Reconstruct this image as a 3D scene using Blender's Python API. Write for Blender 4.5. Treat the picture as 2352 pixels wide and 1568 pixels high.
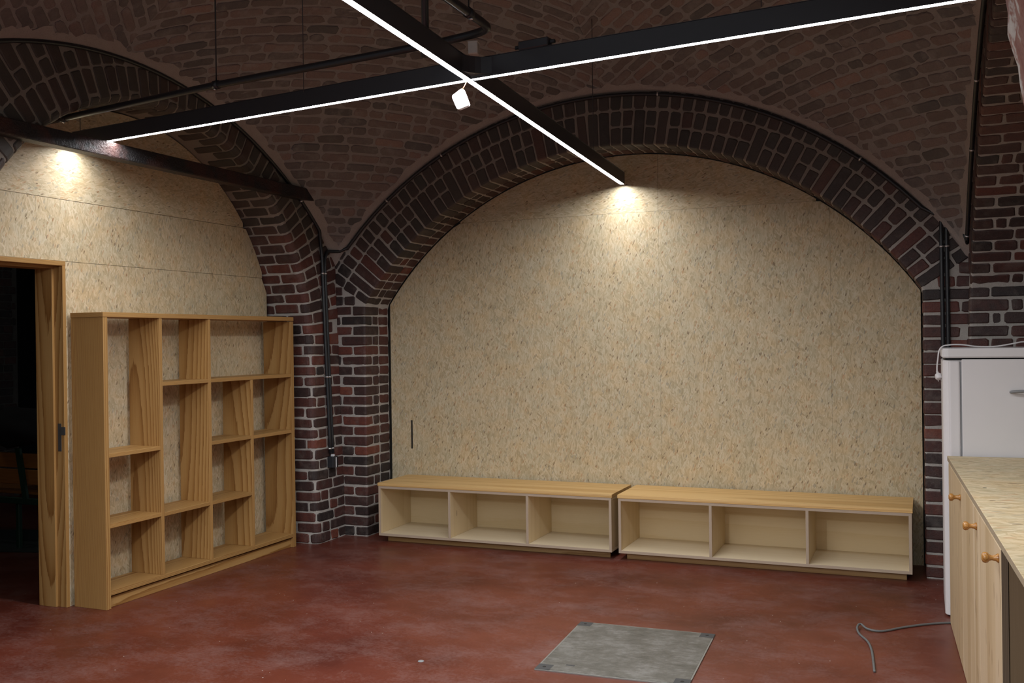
import bpy, bmesh, math, random
from mathutils import Vector, Matrix
random.seed(7)
S = bpy.context.scene
for o in list(bpy.data.objects): bpy.data.objects.remove(o)

# ------------------------------------------------------------------ camera, world, exposure
def cam_axes(yaw, pitch, roll):
    cy, sy, cp, sp = math.cos(yaw), math.sin(yaw), math.cos(pitch), math.sin(pitch)
    f = Vector((sy*cp, cy*cp, sp)); r = Vector((cy, -sy, 0)); d = f.cross(r)
    c, s = math.cos(roll), math.sin(roll)
    return c*r+s*d, -s*r+c*d, f
CR, CD, CF = cam_axes(-0.3962577, -0.00157554, 0.01345265)
FPX = 2261.5
cd = bpy.data.cameras.new('camera'); cam = bpy.data.objects.new('camera', cd); S.collection.objects.link(cam)
cd.sensor_fit = 'HORIZONTAL'; cd.sensor_width = 36; cd.lens = FPX*36/2352; cd.clip_start = 0.05; cd.clip_end = 60
CAM = Vector((0, 0, 1.6))
cam.matrix_world = Matrix(((CR.x, -CD.x, -CF.x, CAM.x), (CR.y, -CD.y, -CF.y, CAM.y), (CR.z, -CD.z, -CF.z, CAM.z), (0, 0, 0, 1)))
S.camera = cam
def to_px(P):
    v = Vector(P)-CAM; w = v.dot(CF)
    if w < .05: return None
    return (1176+FPX*v.dot(CR)/w, 784+FPX*v.dot(CD)/w)
W = bpy.data.worlds.new('world'); S.world = W; W.use_nodes = True
W.node_tree.nodes['Background'].inputs[0].default_value = (.84, .92, 1, 1)
W.node_tree.nodes['Background'].inputs[1].default_value = 0.28
vs = S.view_settings
vs.view_transform = 'Standard'; vs.look = 'None'; vs.gamma = 1; vs.use_curve_mapping = False
vs.exposure = 0.0
LED_STRENGTH = 136.0
# unseen crossed strips added behind the camera to fill front-facing surfaces
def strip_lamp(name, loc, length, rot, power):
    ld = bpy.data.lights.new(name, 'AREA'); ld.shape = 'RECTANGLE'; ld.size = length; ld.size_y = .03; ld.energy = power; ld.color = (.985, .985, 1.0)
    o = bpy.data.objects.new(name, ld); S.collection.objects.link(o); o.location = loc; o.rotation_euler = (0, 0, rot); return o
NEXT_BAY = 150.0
strip_lamp('behind_camera_fill', (-1.9, -1.3, 2.785), 5.0, -.115, NEXT_BAY)
strip_lamp('behind_camera_fill', (-1.9, -1.3, 2.785), 5.0, 1.456, NEXT_BAY)

# ------------------------------------------------------------------ node helpers
class NT:
    def __init__(s, name):
        s.m = bpy.data.materials.new(name); s.m.use_nodes = True
        s.t = s.m.node_tree; s.t.nodes.clear()
        s.out = s.t.nodes.new('ShaderNodeOutputMaterial')
    def n(s, typ, ins=None, **kw):
        nd = s.t.nodes.new('ShaderNode'+typ)
        for k, v in kw.items(): setattr(nd, k, v)
        for k, v in (ins or {}).items():
            i = nd.inputs[k]
            if isinstance(v, bpy.types.NodeSocket): s.t.links.new(v, i)
            else:
                try: i.default_value = v
                except Exception: i.default_value = (*v, 1)
        return nd
    def math(s, op, a, b=0.0, c=None):
        d = {0: a, 1: b}
        if c is not None: d[2] = c
        return s.n('Math', d, operation=op).outputs[0]
    def ramp(s, fac, stops, interp='LINEAR'):
        r = s.n('ValToRGB', {0: fac}); e = r.color_ramp.elements; r.color_ramp.interpolation = interp
        while len(e) < len(stops): e.new(.5)
        for el, (p, c) in zip(e, stops): el.position = p; el.color = (*c, 1) if len(c) == 3 else c
        return r.outputs[0]
    def mix(s, fac, a, b, mode='MIX'):
        m = s.n('Mix', data_type='RGBA', blend_type=mode)
        for sock, v in ((m.inputs[0], fac), (m.inputs[6], a), (m.inputs[7], b)):
            if isinstance(v, bpy.types.NodeSocket): s.t.links.new(v, sock)
            else: sock.default_value = v if not isinstance(v, tuple) or len(v) == 4 else (*v, 1)
        return m.outputs[2]
    def noise(s, vec, scale, detail=3, rough=.55, out=0):
        return s.n('TexNoise', {'Vector': vec, 'Scale': scale, 'Detail': detail, 'Roughness': rough}).outputs[out]
    def mapped(s, vec, scale=(1, 1, 1), loc=(0, 0, 0), rot=(0, 0, 0)):
        return s.n('Mapping', {'Vector': vec, 'Scale': scale, 'Location': loc, 'Rotation': rot}).outputs[0]
    def pos(s): return s.n('NewGeometry').outputs['Position']
    def obj(s): return s.n('TexCoord').outputs['Object']
    def rnd(s): return s.n('ObjectInfo').outputs['Random']
    def bump(s, h, strength=.3, dist=.01):
        return s.n('Bump', {'Height': h, 'Strength': strength, 'Distance': dist}).outputs[0]
    def done(s, color, rough=.6, bump=None, metal=0.0, spec=.5, coat=None):
        p = s.n('BsdfPrincipled', {'Base Color': color, 'Roughness': rough, 'Metallic': metal, 'Specular IOR Level': spec})
        if bump is not None: s.t.links.new(bump, p.inputs['Normal'])
        s.t.links.new(p.outputs[0], s.out.inputs[0]); s.p = p
        return s.m

def plain(name, col, rough=.5, metal=0.0, noise_amt=.08, scale=40, bump=0.0):
    t = NT(name); P = t.pos(); nz = t.noise(P, scale)
    c = t.mix(nz, tuple(x*(1-noise_amt) for x in col), tuple(min(1, x*(1+noise_amt)) for x in col))
    b = t.bump(nz, bump, .004) if bump else None
    return t.done(c, rough, b, metal)

def osb_mat(name, axes, tint=(1, 1, 1), scale=1.0):
    """oriented strand board: overlapping long flakes at mixed angles; axes = (across, along)"""
    t = NT(name); s = t.n('SeparateXYZ', {0: t.pos()}).outputs
    ix = {'x': 0, 'y': 1, 'z': 2}
    v0 = t.n('CombineXYZ', {0: s[ix[axes[0]]], 1: s[ix[axes[1]]]}).outputs[0]
    warp = t.noise(v0, 9*scale, 2, .5, out=1)
    v = t.n('VectorMath', {0: v0, 1: t.n('VectorMath', {0: warp, 'Scale': .022/scale}, operation='SCALE').outputs[0]}, operation='ADD').outputs[0]
    layers = []; darks = None
    for k, (ang, sx, sy) in enumerate(((-.35, 105, 19), (.10, 125, 17), (.50, 95, 22), (-.85, 85, 27), (.25, 170, 30))):
        m = t.mapped(v, (sx*scale, sy*scale, 1), (k*7.3, k*3.1, 0)) if False else None
        r = t.mapped(v, (1, 1, 1), (k*3.7, k*1.9, 0), (0, 0, ang))
        m = t.n('VectorMath', {0: r, 1: (sx*scale, sy*scale, 1)}, operation='MULTIPLY').outputs[0]
        vo = t.n('TexVoronoi', {'Vector': m, 'Scale': 1.0, 'Randomness': 1.0}, voronoi_dimensions='2D')
        c = t.n('SeparateColor', {0: vo.outputs['Color']}).outputs
        layers.append((c[0], c[1], vo.outputs['Distance']))
    # the topmost flake at a point is the one with the larger random rank
    val = layers[0][0]; rank = layers[0][1]
    for c0, c1, d in layers[1:]:
        top = t.math('GREATER_THAN', c1, rank)
        val = t.math('ADD', t.math('MULTIPLY', c0, top), t.math('MULTIPLY', val, t.math('SUBTRACT', 1.0, top)))
        rank = t.math('MAXIMUM', c1, rank)
    fine = t.noise(t.mapped(v, (220*scale, 40*scale, 1)), 1.0, 3)
    big = t.noise(v0, 3.0*scale, 3)
    q = t.math('ADD', t.math('MULTIPLY', val, .6), t.math('ADD', t.math('MULTIPLY', fine, .38), t.math('MULTIPLY', big, .30)))
    q = t.math('SUBTRACT', q, .14)
    T = lambda c: tuple(a*b for a, b in zip(c, tint))
    col = t.ramp(q, [(0.02, T((.32, .25, .145))), (.27, T((.44, .355, .215))), (.5, T((.52, .425, .27))), (.75, T((.58, .49, .335))), (1, T((.66, .57, .41)))])
    # sparse dark bark flecks and reddish flakes
    fv = t.n('TexVoronoi', {'Vector': t.n('VectorMath', {0: t.mapped(v, (1, 1, 1), (1.3, 0, 0), (0, 0, .35)), 1: (105*scale, 34*scale, 1)}, operation='MULTIPLY').outputs[0], 'Scale': 1.0}, voronoi_dimensions='2D')
    fr = t.n('SeparateColor', {0: fv.outputs['Color']}).outputs
    fl = t.math('MULTIPLY', t.math('GREATER_THAN', fr[0], .978), t.math('LESS_THAN', fv.outputs['Distance'], .42))
    col = t.mix(t.math('MULTIPLY', fl, .75), col, T((.17, .11, .06)))
    rd = t.math('MULTIPLY', t.math('GREATER_THAN', fr[1], .962), t.math('LESS_THAN', fv.outputs['Distance'], .5))
    col = t.mix(t.math('MULTIPLY', rd, .5), col, T((.42, .22, .10)))
    gy = t.math('MULTIPLY', t.math('GREATER_THAN', fr[2], .968), t.math('LESS_THAN', fv.outputs['Distance'], .5))
    col = t.mix(t.math('MULTIPLY', gy, .55), col, T((.27, .25, .2)))
    hue = t.ramp(t.noise(v0, 7*scale, 4, .6), [(.35, (1.04, .97, .88)), (.5, (1, 1, 1)), (.65, (.93, .98, 1.02))])
    col = t.mix(.8, col, hue, 'MULTIPLY')
    return t.done(col, .62, t.bump(q, .25, .003), spec=.35)

def wood_mat(name, axes, dark, mid, light, ring=.011, curve=.10, rough=.5, knots=0.0, spec=.4, contrast=1.0, randw=.12):
    """plain-sawn timber: annual rings cut lengthwise; axes = (length, width, thickness)"""
    t = NT(name); s = t.n('SeparateXYZ', {0: t.obj()}).outputs
    ix = {'x': 0, 'y': 1, 'z': 2}
    L, Wd, Tk = (s[ix[a]] for a in axes)
    rn = t.rnd()
    off = t.math('MULTIPLY', rn, 37.0)
    lv = t.n('CombineXYZ', {0: t.math('MULTIPLY', L, .75), 1: t.math('MULTIPLY', Wd, 1.6), 2: off}).outputs[0]
    wob = t.math('SUBTRACT', t.noise(lv, 1.1, 1, .4), .5)
    wo = t.math('MULTIPLY', t.math('SUBTRACT', t.math('FRACT', t.math('MULTIPLY', rn, 13.7)), .5), randw)
    w = t.math('ADD', t.math('ADD', Wd, wo), t.math('MULTIPLY', wob, .010))
    sl = t.math('MULTIPLY', t.math('SUBTRACT', t.math('FRACT', t.math('MULTIPLY', rn, 71.3)), .5), .022)
    tt = t.math('ADD', t.math('ADD', t.math('MULTIPLY', L, sl), t.math('MULTIPLY', wob, .012)), t.math('ADD', Tk, curve*.45))
    r = t.math('SQRT', t.math('ADD', t.math('MULTIPLY', w, w), t.math('MULTIPLY', tt, tt)))
    fib = t.noise(t.n('CombineXYZ', {0: t.math('MULTIPLY', L, 5.0), 1: t.math('MULTIPLY', Wd, 260.0), 2: t.math('ADD', t.math('MULTIPLY', Tk, 260.0), off)}).outputs[0], 1.0, 3)
    ph = t.math('FRACT', t.math('ADD', t.math('DIVIDE', r, ring), t.math('MULTIPLY', fib, .35)))
    late = t.math('POWER', ph, 2.2)
    q = t.math('ADD', t.math('MULTIPLY', late, .75*contrast), t.math('MULTIPLY', fib, .35))
    col = t.ramp(q, [(.1, light), (.45, mid), (.95, dark)])
    tone = t.math('ADD', .9, t.math('MULTIPLY', t.math('FRACT', t.math('MULTIPLY', rn, 5.31)), .2))
    col = t.mix(1.0, col, t.n('CombineColor', {0: tone, 1: tone, 2: tone}).outputs[0], 'MULTIPLY')
    if knots:
        kv = t.n('CombineXYZ', {0: t.math('MULTIPLY', L, 4.0), 1: t.math('MULTIPLY', Wd, 18.0), 2: off}).outputs[0]
        vo = t.n('TexVoronoi', {'Vector': kv, 'Scale': 1.0})
        sel = t.math('GREATER_THAN', t.n('SeparateColor', {0: vo.outputs['Color']}).outputs[0], 1-knots)
        k = t.math('MULTIPLY', sel, t.math('LESS_THAN', vo.outputs['Distance'], .16))
        col = t.mix(t.math('MULTIPLY', k, .7), col, tuple(x*.35 for x in dark))
    return t.done(col, rough, t.bump(fib, .12, .002), spec=spec)

def stave_mat(name):
    """light pine boards of the cabinet doors: upright staves with short brown flecks"""
    t = NT(name); s = t.n('SeparateXYZ', {0: t.obj()}).outputs
    y, z = s[1], s[2]
    st = t.n('TexVoronoi', {'Vector': t.n('CombineXYZ', {0: t.math('MULTIPLY', y, 9.0), 1: t.math('MULTIPLY', z, .35)}).outputs[0], 'Scale': 1.0}, voronoi_dimensions='2D')
    sv = t.n('SeparateColor', {0: st.outputs['Color']}).outputs[0]
    fib = t.noise(t.n('CombineXYZ', {0: t.math('MULTIPLY', y, 110.0), 1: t.math('MULTIPLY', z, 2.2)}).outputs[0], 1.0, 3)
    q = t.math('ADD', t.math('MULTIPLY', sv, .55), t.math('MULTIPLY', fib, .5))
    col = t.ramp(q, [(.15, (.46, .33, .18)), (.5, (.57, .43, .26)), (.9, (.66, .53, .37))])
    vo = t.n('TexVoronoi', {'Vector': t.n('CombineXYZ', {0: t.math('MULTIPLY', y, 26.0), 1: t.math('MULTIPLY', z, 4.2)}).outputs[0], 'Scale': 1.0}, voronoi_dimensions='2D')
    sel = t.math('GREATER_THAN', t.n('SeparateColor', {0: vo.outputs['Color']}).outputs[1], .86)
    k = t.math('MULTIPLY', sel, t.math('LESS_THAN', vo.outputs['Distance'], .13))
    col = t.mix(t.math('MULTIPLY', k, .75), col, (.16, .08, .035))
    return t.done(col, .5, spec=.4)

def ply_edge_mat(name, axis, k=1.0):
    t = NT(name); s = t.n('SeparateXYZ', {0: t.obj()}).outputs
    v = s[{'x': 0, 'y': 1, 'z': 2}[axis]]
    w = t.math('FRACT', t.math('MULTIPLY', v, 1/.0052))
    col = t.mix(t.math('GREATER_THAN', w, .5), (.34, .25, .17), (.50, .40, .30))
    col = t.mix(t.noise(t.obj(), 40), col, (.42, .33, .25))
    if k != 1.0: col = t.mix(1.0, col, (k, k*.9, k*.75), 'MULTIPLY')
    return t.done(col, .7)

def brick_mat(name, stops, mort, gloss=.55, soot_col=(.078, .074, .066), smear=.25):
    t = NT(name); P = t.pos()
    tone = t.n('Attribute', attribute_name='tone').outputs['Fac']
    soot = t.n('Attribute', attribute_name='soot').outputs['Fac']
    n1 = t.noise(P, 22, 4, .6); n2 = t.noise(P, 130, 3, .6)
    q = t.math('ADD', tone, t.math('MULTIPLY', t.math('SUBTRACT', n1, .5), .55))
    col = t.ramp(q, stops)
    col = t.mix(t.math('MULTIPLY', t.ramp(n2, [(.45, (0, 0, 0)), (.75, (1, 1, 1))]), .35), col, tuple(c*.45 for c in stops[1][1]))
    sm = t.ramp(t.noise(P, 9, 4, .65), [(.52, (0, 0, 0)), (.72, (1, 1, 1))])
    col = t.mix(t.math('MULTIPLY', sm, smear), col, mort)
    sp = t.ramp(t.noise(P, 320, 1, .5), [(.70, (0, 0, 0)), (.76, (1, 1, 1))])
    col = t.mix(t.math('MULTIPLY', sp, .35), col, (.45, .42, .38))
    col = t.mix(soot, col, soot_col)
    rg = t.math('ADD', gloss-.12, t.math('MULTIPLY', n2, .3))
    return t.done(col, rg, t.bump(t.math('ADD', n1, t.math('MULTIPLY', n2, .5)), .45, .006), spec=.4)

def mortar_mat(name, a, b, soot=True):
    t = NT(name); P = t.pos(); n1 = t.noise(P, 14, 4, .65); n2 = t.noise(P, 160, 3, .6)
    col = t.mix(n1, a, b)
    col = t.mix(t.math('MULTIPLY', t.ramp(n2, [(.5, (0, 0, 0)), (.8, (1, 1, 1))]), .4), col, tuple(x*.5 for x in a))
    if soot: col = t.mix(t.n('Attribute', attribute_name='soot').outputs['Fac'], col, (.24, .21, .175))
    return t.done(col, .85, t.bump(t.math('ADD', n1, n2), .5, .008), spec=.2)

M = {}
M['osb_back'] = osb_mat('osb_back', ('x', 'z'))
M['osb_back_top'] = osb_mat('osb_back_top', ('z', 'x'))
M['osb_left'] = osb_mat('osb_left', ('y', 'z'), (1.12, 1.11, 1.12))
M['osb_left_top'] = osb_mat('osb_left_top', ('z', 'y'), (1.12, 1.11, 1.12))
M['osb_top'] = osb_mat('osb_worktop', ('y', 'x'), (1.14, 1.12, 1.08), .62)
M['osb_edge'] = plain('osb_edge', (.33, .26, .17), .8, noise_amt=.4, scale=120, bump=.4)
PD, PM, PL = (.22, .095, .022), (.37, .20, .063), (.45, .27, .10)
for ax, a in (('z', ('z', 'x', 'y')), ('y', ('y', 'x', 'z')), ('zy', ('z', 'y', 'x'))):
    M['pine_'+ax] = wood_mat('pine_'+ax, a, PD, PM, PL, .0062, .20, randw=.08)
M['pine_front'] = wood_mat('pine_front', ('y', 'z', 'x'), PD, PM, PL, .010, .06)
M['ply_top'] = wood_mat('ply_top', ('x', 'y', 'z'), (.42, .23, .075), (.58, .355, .13), (.66, .44, .19), .03, .2, randw=.5, contrast=.7)
M['birch_b'] = wood_mat('birch_back', ('x', 'z', 'y'), (.54, .40, .19), (.65, .50, .275), (.70, .56, .34), .05, .3, randw=.6, contrast=.4)
M['birch_h'] = wood_mat('birch_flat', ('x', 'y', 'z'), (.62, .50, .30), (.72, .60, .40), (.76, .65, .46), .05, .3, randw=.6, contrast=.35)
M['birch_v'] = wood_mat('birch_upright', ('z', 'y', 'x'), (.54, .40, .20), (.65, .51, .295), (.71, .57, .36), .04, .3, randw=.6, contrast=.4, knots=.05)
M['ply_edge_z'] = ply_edge_mat('ply_edge_z', 'z')
M['ply_edge_x'] = ply_edge_mat('ply_edge_x', 'x')
M['plinth'] = wood_mat('plinth_wood', ('x', 'z', 'y'), (.25, .13, .04), (.36, .21, .08), (.44, .28, .12), .012, .08)
M['stave'] = stave_mat('pine_staves')
M['cab_side'] = wood_mat('cabinet_side', ('z', 'x', 'y'), (.13, .085, .042), (.17, .115, .06), (.20, .14, .08), .03, .2, contrast=.4)
M['dark_ply'] = ply_edge_mat('dark_ply_edge', 'x', .3)
M['knob'] = wood_mat('knob_wood', ('x', 'y', 'z'), (.22, .085, .015), (.40, .18, .04), (.48, .24, .06), .008, .02, rough=.3, spec=.6)
RED = [(0.0, (.024, .018, .018)), (.3, (.046, .023, .021)), (.55, (.080, .028, .023)), (.8, (.130, .037, .026)), (1.0, (.19, .055, .032))]
M['brick'] = brick_mat('old_brick', RED, (.22, .19, .165))
M['brick_vault'] = brick_mat('vault_brick', [(0, (.135, .130, .130)), (.35, (.195, .168, .160)), (.65, (.235, .180, .166)), (1, (.29, .20, .175))], (.29, .275, .265), .85, smear=.75)
M['mortar'] = mortar_mat('lime_mortar', (.34, .32, .295), (.50, .475, .44))
M['mortar_vault'] = mortar_mat('vault_mortar', (.25, .24, .23), (.33, .31, .295), False)
M['mortar_pink'] = mortar_mat('fillet_mortar', (.32, .285, .26), (.42, .375, .34), False)
M['black_pipe'] = plain('black_pipe', (.016, .018, .021), .38)
M['steel'] = plain('clip_steel', (.6, .6, .6), .35, .9)
M['housing'] = plain('lamp_housing', (.035, .037, .042), .35)
M['white'] = plain('white_enamel', (.70, .685, .69), .28, noise_amt=.02, scale=8)
M['white_side'] = plain('white_plastic', (.72, .70, .70), .4, noise_amt=.03)
M['rubber'] = plain('grey_gasket', (.23, .235, .24), .6)
M['dark'] = plain('dark_plastic', (.02, .022, .026), .45)
M['grey_cable'] = plain('grey_cable', (.13, .135, .135), .55)
M['label_white'] = plain('label_white', (.6, .62, .65), .5)
M['cream'] = plain('cream_plastic', (.5, .46, .4), .5)
M['orange'] = plain('orange_string', (.6, .16, .05), .7)
t = NT('led_diffuser'); e = t.n('Emission', {'Color': (.985, .985, 1.0, 1), 'Strength': LED_STRENGTH}); t.t.links.new(e.outputs[0], t.out.inputs[0]); M['led'] = t.m
t = NT('painted_floor'); P = t.pos()
n1 = t.noise(P, 1.3, 5, .62); n2 = t.noise(t.mapped(P, (1, 1.3, 1), (3, 1, 0), (0, 0, .5)), 2.4, 10, .76); n3 = t.noise(P, 60, 4, .7)
col = t.ramp(n1, [(.3, (.078, .0155, .009)), (.5, (.122, .0265, .0145)), (.7, (.160, .039, .022))])
dust = t.ramp(t.math('ADD', t.math('MULTIPLY', n2, .7), t.math('MULTIPLY', n3, .3)), [(.47, (0, 0, 0)), (.74, (1, 1, 1))])
col = t.mix(t.math('MULTIPLY', dust, .62), col, (.22, .135, .12))
vo = t.n('TexVoronoi', {'Vector': P, 'Scale': 16.0})
spk = t.math('MULTIPLY', t.math('LESS_THAN', vo.outputs['Distance'], .045), t.math('GREATER_THAN', t.n('SeparateColor', {0: vo.outputs['Color']}).outputs[0], .6))
col = t.mix(spk, col, (.6, .55, .5))
M['floor'] = t.done(col, t.math('ADD', .26, t.math('MULTIPLY', t.math('ADD', dust, n2), .22)), t.bump(n3, .05, .003), spec=.5)
t = NT('rusty_beam'); P = t.pos(); n1 = t.noise(P, 70, 4, .7); n2 = t.noise(P, 6, 3)
M['beam'] = t.done(t.mix(t.ramp(n2, [(.45, (0, 0, 0)), (.6, (1, 1, 1))]), (.014, .013, .015), (.06, .02, .014)), .36, t.bump(n1, 1.0, .03), spec=.5)
t = NT('worn_plate'); P = t.pos(); n1 = t.noise(P, 6, 8, .75); n2 = t.noise(t.mapped(P, (1, 5, 1), (0, 0, 0), (0, 0, .4)), 12, 6, .75)
col = t.ramp(t.math('ADD', t.math('MULTIPLY', n1, .65), t.math('MULTIPLY', n2, .35)), [(.36, (.075, .072, .06)), (.5, (.14, .135, .118)), (.62, (.23, .225, .21))])
M['plate'] = t.done(col, .48, t.bump(n2, .15, .004), .25)
M['plate_edge'] = plain('plate_edge', (.30, .30, .28), .4, .5)
M['plate_dark'] = plain('plate_recess', (.05, .05, .05), .65)
M['green'] = plain('green_iron', (.012, .045, .025), .5)
M['orange_slat'] = wood_mat('orange_slat', ('x', 'z', 'y'), (.20, .07, .012), (.34, .13, .025), (.42, .17, .04), .01, .06)
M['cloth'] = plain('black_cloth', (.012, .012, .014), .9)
M['mat'] = plain('dark_slab', (.022, .03, .026), .95, scale=90, bump=.5)  # dark tone of the thin slab beyond the doorway
M['gap'] = plain('dark_gap', (.02, .017, .013), .9)
M['lump'] = None
t = NT('rough_plaster'); P = t.pos(); n = t.noise(P, 11, 5, .6)
M['lump'] = t.done(t.ramp(n, [(.35, (.16, .045, .03)), (.52, (.22, .09, .06)), (.58, (.42, .38, .34)), (.7, (.5, .46, .42))]), .85, t.bump(n, .6, .02))

# ------------------------------------------------------------------ mesh helpers
COL = S.collection
def link(name, me, parent=None, loc=None):
    o = bpy.data.objects.new(name, me); COL.objects.link(o)
    if loc is not None: o.location = loc
    if parent is not None: o.parent = parent
    return o
def mesh(name, vs_, fs, mat, smooth=False):
    me = bpy.data.meshes.new(name); me.from_pydata([tuple(v) for v in vs_], [], fs)
    if mat is not None: me.materials.append(mat)
    if smooth: me.polygons.foreach_set('use_smooth', [True]*len(me.polygons))
    me.update(); return me
def from_bm(name, bm, mat, parent=None, loc=None, smooth=False):
    me = bpy.data.meshes.new(name); bmesh.ops.recalc_face_normals(bm, faces=bm.faces); bm.to_mesh(me); bm.free()
    for m_ in (mat if isinstance(mat, (list, tuple)) else [mat]): me.materials.append(m_)
    if smooth: me.polygons.foreach_set('use_smooth', [True]*len(me.polygons))
    return link(name, me, parent, loc)
def add_box(bm, lo, hi, bev=.002, mi=0):
    b2 = bmesh.new(); bmesh.ops.create_cube(b2, size=1)
    for v in b2.verts: v.co = Vector([lo[i]+(v.co[i]+.5)*(hi[i]-lo[i]) for i in range(3)])
    if bev: bmesh.ops.bevel(b2, geom=list(b2.edges), offset=min(bev, .45*min(hi[i]-lo[i] for i in range(3))), segments=1, affect='EDGES')
    for f in b2.faces: f.material_index = mi
    me = bpy.data.meshes.new('tmp'); b2.to_mesh(me); b2.free(); bm.from_mesh(me); bpy.data.meshes.remove(me)
def box(name, lo, hi, mat, parent=None, bev=.002, loc=None):
    bm = bmesh.new(); add_box(bm, lo, hi, bev); return from_bm(name, bm, mat, parent, loc)
def smooth_path(pts, n=6):
    P = [Vector(p) for p in pts]; out = []
    for i in range(len(P)-1):
        a, b, c, d = P[max(i-1, 0)], P[i], P[i+1], P[min(i+2, len(P)-1)]
        for k in range(n):
            u = k/n; out.append(.5*((2*b)+(c-a)*u+(2*a-5*b+4*c-d)*u*u+(3*b-a-3*c+d)*u**3))
    return out+[P[-1]]
def tube_data(pts, r, sides=10, cap=True):
    P = [Vector(p) for p in pts]; vs_, fs = [], []
    T = [(P[min(i+1, len(P)-1)]-P[max(i-1, 0)]).normalized() for i in range(len(P))]
    up = Vector((0, 0, 1)) if abs(T[0].z) < .9 else Vector((1, 0, 0))
    N = (up-T[0]*up.dot(T[0])).normalized()
    for i, p in enumerate(P):
        N = (N-T[i]*N.dot(T[i])).normalized(); B = T[i].cross(N)
        rr = r[i] if isinstance(r, (list, tuple)) else r
        for k in range(sides):
            a = 2*math.pi*k/sides; vs_.append(p+(N*math.cos(a)+B*math.sin(a))*rr)
    for i in range(len(P)-1):
        for k in range(sides):
            k2 = (k+1) % sides; fs.append((i*sides+k, i*sides+k2, (i+1)*sides+k2, (i+1)*sides+k))
    if cap:
        fs.append(tuple(range(sides-1, -1, -1))); fs.append(tuple(range((len(P)-1)*sides, len(P)*sides)))
    return vs_, fs
def tube(name, pts, r, mat, parent=None, sides=10, loc=None):
    v, f = tube_data(pts, r, sides)
    if loc is not None and parent is None: v = [p-Vector(loc) for p in v]
    return link(name, mesh(name, v, f, mat, True), parent, loc if parent is None else None)
def thing(name, label, cat, loc=(0, 0, 0), rotz=0, group=None):
    o = bpy.data.objects.new(name, None); COL.objects.link(o); o.location = loc; o.rotation_euler = (0, 0, rotz); o.empty_display_size = .1
    o['label'] = label; o['category'] = cat
    if group: o['group'] = group
    return o
def tag(o, label, cat, group=None):
    o['label'] = label; o['category'] = cat
    if group: o['group'] = group
    return o
def struct(o): o['kind'] = 'structure'; return o
def lathe(bm, prof, axis_o, axis_d, sides=14):
    """prof: (along, radius) pairs"""
    d = Vector(axis_d).normalized(); a = d.orthogonal().normalized(); b = d.cross(a); o = Vector(axis_o); rows = []
    for (h, r) in prof: rows.append([bm.verts.new(o+d*h+(a*math.cos(2*math.pi*k/sides)+b*math.sin(2*math.pi*k/sides))*r) for k in range(sides)])
    for i in range(len(rows)-1):
        for k in range(sides): bm.faces.new((rows[i][k], rows[i][(k+1) % sides], rows[i+1][(k+1) % sides], rows[i+1][k]))
    bm.faces.new(rows[0][::-1]); bm.faces.new(rows[-1])

# ------------------------------------------------------------------ room shape
LEAN = .030
XL = lambda z: -4.45-LEAN*z            # face of the left arch
XR = lambda z: .222+.027*z             # face of the right arch
YB = 7.0                               # face of the back arch
OSBY = 7.38
SC = Vector((-2.17, 4.675, .50)); SR = 3.733   # the sail vault is a piece of this sphere

# ------------------------------------------------------------------ bricks
def clip_poly(P, planes):
    for (o, n) in planes:
        out = []
        for i in range(len(P)):
            a, b = P[i], P[(i+1) % len(P)]; da, db = (a-o).dot(n), (b-o).dot(n)
            if da >= 0: out.append(a)
            if (da >= 0) != (db >= 0): out.append(a.lerp(b, da/(da-db)))
        P = out
        if len(P) < 3: return None
    return P
def brick_geo(P, N, h, sink=.02, ch=.005, T=None, TN=None):
    """P base outline, N outward normals, T/TN inset outline of the front; a chamfered block without a back"""
    n = len(P); vs_ = []; strip = T is not None
    if T is None:
        c = sum(P, Vector())/n; T = []; TN = N
        for p in P: d = c-p; L = d.length or 1; T.append(p+d*(min(ch*1.6, L*.3)/L))
    for p, q in zip(P, N): vs_.append(p-q*sink)
    for p, q in zip(P, N): vs_.append(p+q*(h-ch*.8))
    for p, q in zip(T, TN): vs_.append(p+q*h)
    fs = []
    for i in range(n):
        j = (i+1) % n
        fs.append((i, j, n+j, n+i)); fs.append((n+i, n+j, 2*n+j, 2*n+i))
    if strip: fs += [(2*n+i, 2*n+i+1, 3*n-2-i, 3*n-1-i) for i in range(n//2-1)]
    else: fs.append(tuple(range(2*n, 3*n)))
    return vs_, fs
def inset_uv(q, d=.006):
    us = [p[0] for p in q]; vs2 = [p[1] for p in q]; uc, vc = (min(us)+max(us))/2, (min(vs2)+max(vs2))/2
    ku = 1-2*d/(max(us)-min(us)); kv = 1-2*d/(max(vs2)-min(vs2))
    return [(uc+(u-uc)*ku, vc+(v-vc)*kv) for u, v in q]
def quad_uv(u0, u1, v0, v1, cut=.008, jit=.003, seg=None, rnd=random):
    """corner-cut rectangle in surface coordinates, with extra points along u so that it can bend"""
    j = lambda: rnd.uniform(-jit, jit)
    cu = min(cut*rnd.uniform(.5, 1.5), (u1-u0)*.3); cv = min(cut*rnd.uniform(.4, 1.1), (v1-v0)*.3)
    mids = [u for u in (seg or []) if u0+cu+.004 < u < u1-cu-.004]
    jb, jt = j(), j()
    P = [(u0+j(), v0+cv), (u0+cu, v0+jb)]+[(u, v0+jb) for u in mids]+[(u1-cu, v0+j()), (u1+j(), v0+cv)]
    P += [(u1+j(), v1-cv), (u1-cu, v1+jt)]+[(u, v1+jt) for u in reversed(mids)]+[(u0+cu, v1+j()), (u0+j(), v1-cv)]
    return P
def set_attr(me, name, vals):
    a = me.attributes.new(name, 'FLOAT', 'POINT'); a.data.foreach_set('value', vals)
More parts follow.
